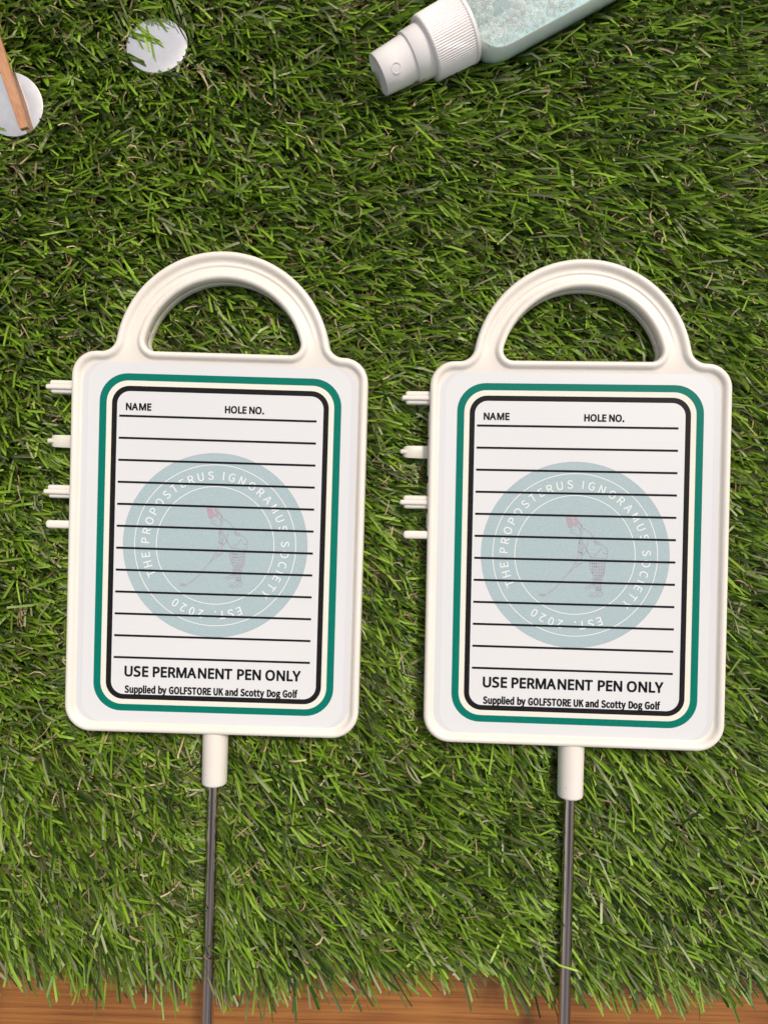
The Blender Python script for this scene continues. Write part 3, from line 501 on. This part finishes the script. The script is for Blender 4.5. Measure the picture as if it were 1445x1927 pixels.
# ------------------------------------------------------------------ silver discs
FPX = 1392.0
def at(px, py, z): return Vector(((px-722.5)/FPX*(CAM_H-z), -(py-963.5)/FPX*(CAM_H-z), z))
DISC = []
def disc(px, py, z, rad, tilt, az, th, label):
    prof = [(-th, 0.0), (-th, rad*0.97), (-th+0.0003, rad), (-0.0003, rad), (-0.00008, rad-0.00015), (0, rad-0.0005), (0, rad*0.5), (0, 0.0)]
    me = joined([lathe(prof, 72, axis='z')]); bm = bmesh.new(); bm.from_mesh(me)
    bmesh.ops.remove_doubles(bm, verts=bm.verts, dist=1e-6); bmesh.ops.recalc_face_normals(bm, faces=bm.faces); bm.to_mesh(me); bm.free(); auto_smooth(me, 30)
    o_ = link('metal_disc', me, M_MAGNET)
    ax = Vector((-math.sin(az), math.cos(az), 0))
    M_ = Matrix.Translation(at(px, py, z)) @ Matrix.Rotation(tilt, 4, ax)
    o_.matrix_world = M_; tag(o_, label, 'metal disc', 'polished discs lying in the turf'); DISC.append((M_, rad, th))
disc(295.5, 84.5, 0.0275, 0.01475, R(9), R(100), 0.0022, 'polished silver disc lying by itself in the turf')
disc(22, 196, 0.0285, 0.0147, R(7), R(-60), 0.0030, 'polished silver disc partly covered by a wooden stick')
D2 = DISC[1][0]
# ------------------------------------------------------------------ wooden stick leaning on the second disc
A = at(47, 243, 0.0322); B = at(-62, -95, 0.0375)
dirv = (B-A).normalized(); side = dirv.cross(Vector((0, 0, 1))).normalized(); upv = side.cross(dirv).normalized()
L = (B-A).length; me_v = []
for s, w in ((0, 0.00185), (0.35*L, 0.0024), (L, 0.0026)):
    for a_, b_ in ((-1, -1), (1, -1), (1, 1), (-1, 1)): me_v.append((a_*w, s, b_*0.0013))
fs = [(0, 1, 2, 3), (11, 10, 9, 8)]
for k in range(2):
    for i in range(4): fs.append((k*4+i, (k+1)*4+i, (k+1)*4+(i+1) % 4, k*4+(i+1) % 4))
me = mesh(me_v, fs); bm = bmesh.new(); bm.from_mesh(me); bmesh.ops.recalc_face_normals(bm, faces=bm.faces)
bmesh.ops.bevel(bm, geom=bm.edges[:], offset=0.00018, segments=1, affect='EDGES'); me = from_bm(bm)
stick = link('wooden_stick', me, M_LATH)
Ms = Matrix((side, dirv, upv)).transposed().to_4x4(); Ms.translation = A; stick.matrix_world = Ms
tag(stick, 'thin orange-brown wooden stick resting across a silver disc at the left edge', 'stick')
STICK = (A, B)

# ------------------------------------------------------------------ spray bottle
BZ = 0.0365
T0 = at(712, 141, BZ); T1 = at(895, 41.5, BZ)
bd = (T1-T0).normalized()
bottle = empty('spray_bottle', T0, (0, 0, math.atan2(bd.y, bd.x)))
tag(bottle, 'clear spray bottle of pale blue foaming liquid with a white ribbed cap', 'spray bottle')
mm = 0.001
# overcap (nozzle end first)
prof = [(3.0, 0.01), (2.4, 5.5), (0.6, 8.3), (0.1, 8.9), (0, 9.2), (0.25, 9.45), (8, 9.95), (15.6, 10.5), (15.9, 10.6)]
me = joined([lathe([(s*mm, r_*mm) for s, r_ in prof], 56, 'x')]); cap = link('spray_head', me, M_CAP, bottle)
prof = [(15.8, 10.4), (15.9, 11.3), (16.2, 11.6), (24, 12.0), (26, 12.05)]
link('head_sleeve', joined([lathe([(s*mm, r_*mm) for s, r_ in prof], 56, 'x')]), M_CAP, bottle)
me = joined([lathe([(s*mm, r_*mm) for s, r_ in [(-0.25, 1.5), (0.0, 2.2), (0.35, 2.4), (0.36, 2.0)]], 24, 'x')])
noz = link('nozzle', me, M_CAP, bottle); noz.rotation_euler = Vector((-0.06, -0.53, 0.85)).to_track_quat('X', 'Z').to_euler(); noz.location = (6.4*mm, -5.2*mm, 8.15*mm)
nr = 84
prof = [(24.3, 12.0), (24.35, 13.9), (24.7, 14.35), (25.4, 14.55), (25.8, 14.6), (44.0, 15.2), (44.1, 15.45), (45.2, 15.55), (45.7, 15.3), (45.8, 14.2), (45.8, 10)]
def wob(k, i): return 0.0
vs, fs = [], []
n = nr*4
for k, (s, r_) in enumerate(prof):
    for i in range(n):
        q = i % 4; d = 0.34 if (4 <= k <= 5 and q in (2, 3)) else 0
        a_ = 2*math.pi*(i+(0.25 if q in (1,) else 0)-(0 if q != 3 else -0.1))/n; rr_ = (r_-d)*mm
        vs.append((s*mm, rr_*math.cos(a_), rr_*math.sin(a_)))
for k in range(len(prof)-1):
    for i in range(n): fs.append((k*n+i, k*n+(i+1) % n, (k+1)*n+(i+1) % n, (k+1)*n+i))
link('ribbed_collar', joined([(vs, fs)]), M_CAP, bottle)
# body: thin clear wall
SH = [(45.0, 12.5), (46.5, 13.2), (47.5, 15.0), (49.0, 17.6), (51.5, 19.7), (55.0, 20.8), (59, 21.1), (140, 21.1), (143, 20.0), (144, 17.5), (144, 0.01)]
a = N('clear bottle wall')
gl = a.n('ShaderNodeBsdfGlossy'); gl.inputs['Roughness'].default_value = 0.06; tr = a.n('ShaderNodeBsdfTransparent'); tr.inputs[0].default_value = (0.985, 1, 1, 1)
lw = a.n('ShaderNodeLayerWeight'); lw.inputs[0].default_value = 0.5; pw = a.n('ShaderNodeMath', operation='POWER'); pw.inputs[1].default_value = 4.0; a.l(lw.outputs['Facing'], pw.inputs[0])
fr = a.n('ShaderNodeMath', operation='MULTIPLY_ADD'); fr.inputs[1].default_value = 0.8; fr.inputs[2].default_value = 0.04; a.l(pw.outputs[0], fr.inputs[0]); ms = a.n('ShaderNodeMixShader')
a.l(fr.outputs[0], ms.inputs[0]); a.l(tr.outputs[0], ms.inputs[1]); a.l(gl.outputs[0], ms.inputs[2]); a.l(ms.outputs[0], a.out.inputs[0]); M_WALL = a.m
link('bottle_wall', joined([lathe([(s*mm, r_*mm) for s, r_ in SH], 72, 'x')]), M_WALL, bottle)
# liquid: the same shape a little smaller, cut flat at the fill line
LV = 6.0
lv, lf = lathe([((s+0.7 if k < 8 else s-0.8)*mm, max(0.01, r_-0.75)*mm) for k, (s, r_) in enumerate(SH)], 72, 'x')
me = mesh(lv, lf); bm = bmesh.new(); bm.from_mesh(me)
res = bmesh.ops.bisect_plane(bm, geom=bm.verts[:]+bm.edges[:]+bm.faces[:], plane_co=(0, 0, LV*mm), plane_no=(0, 0, 1), clear_outer=True)
be = [e for e in bm.edges if e.is_boundary and all(abs(v_.co.z-LV*mm) < 1e-5 for v_ in e.verts)]
bmesh.ops.holes_fill(bm, edges=[e for e in bm.edges if e.is_boundary], sides=0)
bmesh.ops.recalc_face_normals(bm, faces=bm.faces); me = from_bm(bm); auto_smooth(me, 40)
a = N('pale blue liquid'); a.set(Base_Color=(0.70, 0.84, 0.83, 1), Roughness=0.12, IOR=1.2)
a.b.inputs['Transmission Weight'].default_value = 0.0
a.b.inputs['Subsurface Weight'].default_value = 0.6; a.b.inputs['Subsurface Scale'].default_value = 0.012
link('liquid', me, a.m, bottle)
# foam: bubbles of many sizes floating on the liquid
a = N('bubble film')
lw = a.n('ShaderNodeLayerWeight'); lw.inputs[0].default_value = 0.35
pw = a.n('ShaderNodeMath', operation='POWER'); pw.inputs[1].default_value = 1.6; a.l(lw.outputs['Facing'], pw.inputs[0])
ma = a.n('ShaderNodeMath', operation='MULTIPLY_ADD', use_clamp=True); ma.inputs[1].default_value = 0.9; ma.inputs[2].default_value = 0.17; a.l(pw.outputs[0], ma.inputs[0])
di = a.n('ShaderNodeBsdfPrincipled'); di.inputs['Base Color'].default_value = (0.88, 0.90, 0.89, 1); di.inputs['Roughness'].default_value = 0.12
tr = a.n('ShaderNodeBsdfTransparent'); ms = a.n('ShaderNodeMixShader')
a.l(ma.outputs[0], ms.inputs[0]); a.l(tr.outputs[0], ms.inputs[1]); a.l(di.outputs[0], ms.inputs[2]); a.l(ms.outputs[0], a.out.inputs[0]); M_FOAM = a.m
rng = random.Random(11)
def ico(sub):
    b = bmesh.new(); bmesh.ops.create_icosphere(b, subdivisions=sub, radius=1); b.verts.ensure_lookup_table()
    v_ = np.array([q.co[:] for q in b.verts]); f_ = np.array([[q.index for q in p.verts] for p in b.faces]); b.free(); return v_, f_
I2, I3 = ico(2), ico(3)
VV, FF, off = [], [], 0
def inside_r(s): 
    for (s0, r0), (s1, r1) in zip(SH[:-1], SH[1:]):
        if s0 <= s <= s1: return r0+(r1-r0)*(s-s0)/max(1e-6, s1-s0)
    return 15
placed = []
def bub(s, y, z, r_):
    global off
    iv, fi = (I3 if r_ > 0.9 else I2)
    VV.append(iv*r_*mm+np.array([s, y, z])*mm); FF.append(fi+off); off += len(iv)
for _ in range(3300):
    r_ = min(3.6, 0.45+rng.expovariate(1/0.4)) if rng.random() < 0.93 else rng.uniform(1.2, 3.4)
    s = rng.uniform(49, 112); z = LV+rng.uniform(-0.6, 1.6)+r_*0.6
    ri = inside_r(s)-0.9-r_
    if ri <= 1 or z > ri: continue
    ym = math.sqrt(max(0, ri*ri-z*z)); y = rng.uniform(-ym, ym)
    if r_ < 2 and ((s-61)/6.5)**2+((y+3)/3.6)**2 < 1: continue
    ok = True
    for (a1, b1, c1, d1) in placed:
        if (a1-s)**2+(b1-y)**2+(c1-z)**2 < (d1+r_)**2*0.62: ok = False; break
    if not ok: continue
    if r_ > 0.5: placed.append((s, y, z, r_))
    bub(s, y, z, r_)
me = bpy.data.meshes.new('foam'); VVa = np.concatenate(VV); FFa = np.concatenate(FF)
def fast_mesh(me, Va, Fa):
    k = Fa.shape[1]; me.vertices.add(len(Va)); me.vertices.foreach_set('co', Va.astype(np.float32).ravel())
    me.loops.add(Fa.size); me.loops.foreach_set('vertex_index', Fa.astype(np.int32).ravel())
    me.polygons.add(len(Fa)); me.polygons.foreach_set('loop_start', (np.arange(len(Fa))*k).astype(np.int32))
    me.polygons.foreach_set('use_smooth', np.ones(len(Fa), bool)); me.update(calc_edges=True)
fast_mesh(me, VVa, FFa)
fo = link('foam', me, M_FOAM, bottle); tag(fo, kind='stuff')

# ------------------------------------------------------------------ artificial grass
rs = np.random.RandomState(5)
def body_sdf(u, v):
    qx = np.abs(u)-(HW-CR); qy = np.abs(v-(BT+BB)/2)-((BT-BB)/2-CR)
    d = np.hypot(np.maximum(qx, 0), np.maximum(qy, 0))+np.minimum(np.maximum(qx, qy), 0)-CR
    rad = np.hypot(u-HC[0], v-HC[1]); ring = np.abs(rad-(RO+RH)/2)-(RO-RH)/2
    ring = np.where(v > 330, ring, 1e3)
    d = np.minimum(d, ring)
    def box(u0, u1, v0, v1): return np.hypot(np.maximum(np.maximum(u0-u, u-u1), 0), np.maximum(np.maximum(v0-v, v-v1), 0))-0.5
    d = np.minimum(d, box(-20, 28, -463, -340))
    for vc, h in ((286.5, 12), (185.5, 12), (89, 12), (28, 8)): d = np.minimum(d, box(-330, -270, vc-h, vc+h))
    return d
def rod_sdf(u, v): return np.hypot(u-2.2, np.maximum(np.maximum(-1060-v, v+463), 0))-10.6
def press(P, root, bid, sel):
    """push blade vertices under the things that lie on the turf. P (n,k,3)"""
    n, k, _ = P.shape
    for Mx in SIGN_M:
        Mi = np.array(Mx.inverted()); Mf = np.array(Mx)
        Lc = P @ Mi[:3, :3].T+Mi[:3, 3]
        u, v = Lc[..., 0]/S, Lc[..., 1]/S
        d = body_sdf(u, v)*0.25e-3
        lim = np.where(d < 0.6e-3, -11.6e-3, -11.6e-3+(d-0.6e-3)*1.55)
        z = Lc[..., 2]; z = np.where(d < 14e-3, np.minimum(z, lim-sel[:, None]*2.5e-3), z)
        d2 = rod_sdf(u, v)*0.25e-3
        over = ((sel < 0.05) & (v[:, 0] < -620))[:, None]
        lim2 = -8.0e-3+np.maximum(d2-1.5e-3, 0)*1.3
        z = np.where((d2 < 6e-3) & ~over & (v < -440) & (z > lim2), lim2, z)
        z = np.where((d2 < 0.8e-3) & over & (v < -470) & (z > -6e-3), np.maximum(z, -1.9e-3), z)
        Lc[..., 2] = z; Q = Lc @ Mf[:3, :3].T+Mf[:3, 3]
        ch = (d < 14e-3) | (d2 < 6e-3)
        P = np.where(ch[..., None], Q, P)
    for Mx, rad, th in DISC:
        Mi = np.array(Mx.inverted()); Mf = np.array(Mx)
        Lc = P @ Mi[:3, :3].T+Mi[:3, 3]; d = np.hypot(Lc[..., 0], Lc[..., 1])-rad
        rl = root @ Mi[:3, :3].T+Mi[:3, 3]; dr = np.hypot(rl[:, 0], rl[:, 1])-rad
        over = ((sel > 0.30) & (sel < 0.50) & (dr > 0.019) & (dr < 0.029) & (root[:, 0] < Mx.translation.x+0.006) & (np.abs(bid+0.62) < 0.5))[:, None]
        z = Lc[..., 2]; lim = -th-0.4e-3+np.maximum(d-0.3e-3, 0)*2.0
        z = np.where((d < 6e-3) & ~over, np.minimum(z, lim), z)
        z = np.where((d < 0.8e-3) & over, np.maximum(z, 1.2e-3), z)
        Lc[..., 2] = z; Q = Lc @ Mf[:3, :3].T+Mf[:3, 3]
        P = np.where((d < 6e-3)[..., None], Q, P)
    # bottle
    ax = np.array(bd[:2]); nx = np.array([-ax[1], ax[0]]); dv = P[..., :2]-np.array(T0[:2])
    s = dv @ ax; q = np.abs(dv @ nx); rr_ = np.interp(s, [-0.001, 0.0, 0.016, 0.025, 0.045, 0.055, 0.144, 0.146], [0, .0098, .0105, .0125, .0155, .0212, .0212, 0])
    lim = np.where(q < rr_+0.0005, BZ-np.sqrt(np.maximum((rr_+0.0005)**2-q**2, 0))-0.0006, BZ+(q-rr_)*1.6)
    P[..., 2] = np.where((q < rr_+0.006) & (rr_ > 0), np.minimum(P[..., 2], lim), P[..., 2])
    # stick
    a2, b2 = np.array(STICK[0]), np.array(STICK[1]); dl = (b2-a2)[:2]; L_ = np.linalg.norm(dl); dl /= L_
    dv = P[..., :2]-a2[:2]; s = dv @ dl; q = np.abs(dv @ np.array([-dl[1], dl[0]]))
    zz = a2[2]+(b2[2]-a2[2])*s/L_-0.0021
    P[..., 2] = np.where((s > -0.001) & (s < L_) & (q < 0.0055), np.minimum(P[..., 2], zz+np.maximum(q-0.0029, 0)*2), P[..., 2])
    P[..., 2] = np.maximum(P[..., 2], 0.0012)
    return P

def tufts(sp, per):
    X, Y = np.meshgrid(np.arange(-0.275, 0.275, sp), np.arange(-0.25, 0.335, sp*0.9))
    X = X.ravel()+rs.uniform(-.35, .35, X.size)*sp; Y = Y.ravel()+rs.uniform(-.35, .35, Y.size)*sp
    ed = np.array([edge_y(x) for x in X]); k = Y > ed+0.001; X, Y = X[k], Y[k]
    # nothing is seen of the roots deep beneath the signs
    m = np.ones(len(X), bool)
    for Mx in SIGN_M:
        Mi = np.array(Mx.inverted()); P = np.c_[X, Y, np.full(len(X), .01)] @ Mi[:3, :3].T+Mi[:3, 3]
        m &= body_sdf(P[:, 0]/S, P[:, 1]/S)*0.25e-3 > -0.024
    X, Y = X[m], Y[m]
    return X, Y
def ribbons(n, root, az, tilt0, tilt1, length, width, seg, fold, roll, curl=None, sel=None, tip=0.8):
    t = (np.arange(seg+1)/seg)[None, :]
    til = tilt0[:, None]+(tilt1-tilt0)[:, None]*t
    azz = az[:, None]+(curl[:, None]*t if curl is not None else 0)
    dl = np.stack([np.sin(til)*np.cos(azz), np.sin(til)*np.sin(azz), np.cos(til)], -1)*(length/seg)[:, None, None]
    C = np.concatenate([np.zeros((n, 1, 3)), np.cumsum(dl[:, :-1], 1)], 1)+root[:, None, :]
    C = press(C, root, az, sel)
    T = np.gradient(C, axis=1); T /= np.linalg.norm(T, axis=2, keepdims=True)+1e-12
    h = np.stack([-np.sin(az), np.cos(az), np.zeros(n)], -1)[:, None, :]
    W = h-(h*T).sum(-1, keepdims=True)*T; W /= np.linalg.norm(W, axis=2, keepdims=True)+1e-9
    U = np.cross(T, W)
    rl = roll[:, None, None]
    Wr = W*np.cos(rl)+U*np.sin(rl); Ur = -W*np.sin(rl)+U*np.cos(rl)
    wt = (width[:, None]/2*(1-(1-tip)*t**3))[..., None]
    A_ = C-Wr*wt; B_ = C+Ur*wt*fold; D_ = C+Wr*wt
    # square-cut tip, a little slanted
    sl = rs.uniform(-.5, .5, n)[:, None]*width[:, None]
    A_[:, -1] += T[:, -1]*sl; D_[:, -1] -= T[:, -1]*sl
    Vv = np.stack([A_, B_, D_], 2)             # n, seg+1, 3, 3
    idx = np.arange(n*(seg+1)*3).reshape(n, seg+1, 3)
    q1 = np.stack([idx[:, :-1, 0], idx[:, :-1, 1], idx[:, 1:, 1], idx[:, 1:, 0]], -1)
    q2 = np.stack([idx[:, :-1, 1], idx[:, :-1, 2], idx[:, 1:, 2], idx[:, 1:, 1]], -1)
    return Vv.reshape(-1, 3), np.concatenate([q1.reshape(-1, 4), q2.reshape(-1, 4)])
def attr(me, name, vals):
    a_ = me.attributes.new(name, 'FLOAT', 'POINT'); a_.data.foreach_set('value', vals.astype(np.float32))

TX, TY = tufts(0.0058, 0)
per = 13
n = len(TX)*per
tid = np.repeat(np.arange(len(TX)), per)
taz = rs.normal(0, 13, len(TX))+10*np.sin(TX*31+1.3)+9*np.sin(TY*27+TX*17); tti = rs.normal(0, 5, len(TX))
root = np.c_[TX[tid]+rs.normal(0, .0013, n), TY[tid]+rs.normal(0, .0013, n), np.full(n, .0025)]
az = R(-33)+np.radians(taz[tid]+rs.normal(0, 20, n)); wild = rs.rand(n) < 0.06; az = np.where(wild, rs.uniform(-3.14, 3.14, n), az)
tilt0 = np.radians(np.clip(rs.normal(38, 11, n)+tti[tid], 5, 64)); tilt1 = np.radians(np.clip(rs.normal(74, 9, n)+tti[tid], 40, 95))
length = rs.uniform(.031, .047, n)*np.clip(0.80+(root[:, 1]+0.2165)/0.05, 0.80, 1.0); width = rs.uniform(.0008, .0014, n)
sel = rs.rand(n)
Va, Fa = ribbons(n, root, az, tilt0, tilt1, length, width, 5, rs.uniform(-.45, -.1, n)[:, None, None], np.radians(rs.normal(0, 32, n)), np.radians(rs.normal(0, 9, n)), sel, 0.86)
me = bpy.data.meshes.new('grass'); fast_mesh(me, Va, Fa)
tint = rs.rand(n); attr(me, 'tint', np.repeat(tint, 18)); attr(me, 'tone', np.repeat(rs.rand(n), 18))
attr(me, 'along', np.tile(np.repeat(np.arange(6)/5.0, 3), n))
def grass_mat():
    a = N('turf yarn'); at_ = a.n('ShaderNodeAttribute', attribute_name='tint'); tn = a.n('ShaderNodeAttribute', attribute_name='tone')
    r = a.ramp([(0.0, (0.034, 0.072, 0.010)), (0.17, (0.115, 0.212, 0.015)), (0.38, (0.19, 0.325, 0.022)), (0.62, (0.10, 0.118, 0.036)), (0.76, (0.245, 0.385, 0.05)), (0.91, (0.27, 0.31, 0.155))], 'CONSTANT')
    a.l(at_.outputs['Fac'], r.inputs[0])
    mr = a.n('ShaderNodeMapRange'); mr.inputs['To Min'].default_value = 0.70; mr.inputs['To Max'].default_value = 1.55; a.l(tn.outputs['Fac'], mr.inputs[0])
    mu = a.n('ShaderNodeVectorMath', operation='SCALE'); a.l(r.outputs[0], mu.inputs[0]); a.l(mr.outputs[0], mu.inputs['Scale'])
    a.l(mu.outputs[0], a.b.inputs['Base Color'])
    a.set(Roughness=0.36); a.b.inputs['Specular IOR Level'].default_value = 0.35
    tl = a.n('ShaderNodeBsdfTranslucent'); a.l(mu.outputs[0], tl.inputs[0]); ms = a.n('ShaderNodeMixShader'); ms.inputs[0].default_value = 0.22
    a.l(a.b.outputs[0], ms.inputs[1]); a.l(tl.outputs[0], ms.inputs[2]); a.l(ms.outputs[0], a.out.inputs[0])
    return a.m
o_ = link('artificial_grass', me, grass_mat()); tag(o_, 'green artificial grass blades of the turf mat beneath everything', 'grass', kind='stuff')

# curled tan thatch between the blades
X2, Y2 = tufts(0.0052, 0)
rep = 2; n = len(X2)*rep
root = np.c_[np.repeat(X2, rep)+rs.normal(0, .002, n), np.repeat(Y2, rep)+rs.normal(0, .002, n), rs.uniform(.008, .0235, n)]
az = rs.uniform(-3.14, 3.14, n)
Va, Fa = ribbons(n, root, az, np.radians(rs.uniform(5, 60, n)), np.radians(rs.uniform(60, 150, n)), rs.uniform(.008, .019, n), rs.uniform(.0004, .0009, n), 7,
                 np.full((n, 1, 1), -.3), np.radians(rs.uniform(-60, 60, n)), np.radians(rs.normal(0, 170, n)), rs.rand(n), 0.9)
me = bpy.data.meshes.new('thatch'); fast_mesh(me, Va, Fa); attr(me, 'tint', np.repeat(rs.rand(n), 24))
a = N('thatch yarn'); at_ = a.n('ShaderNodeAttribute', attribute_name='tint'); r = a.ramp([(0, (0.15, 0.10, 0.045)), (0.6, (0.34, 0.25, 0.13)), (1, (0.56, 0.45, 0.27))])
a.l(at_.outputs['Fac'], r.inputs[0]); a.l(r.outputs[0], a.b.inputs['Base Color']); a.set(Roughness=0.5)
o_ = link('curled_thatch', me, a.m); tag(o_, 'curled tan thatch fibres scattered between the green blades', 'thatch', kind='stuff')
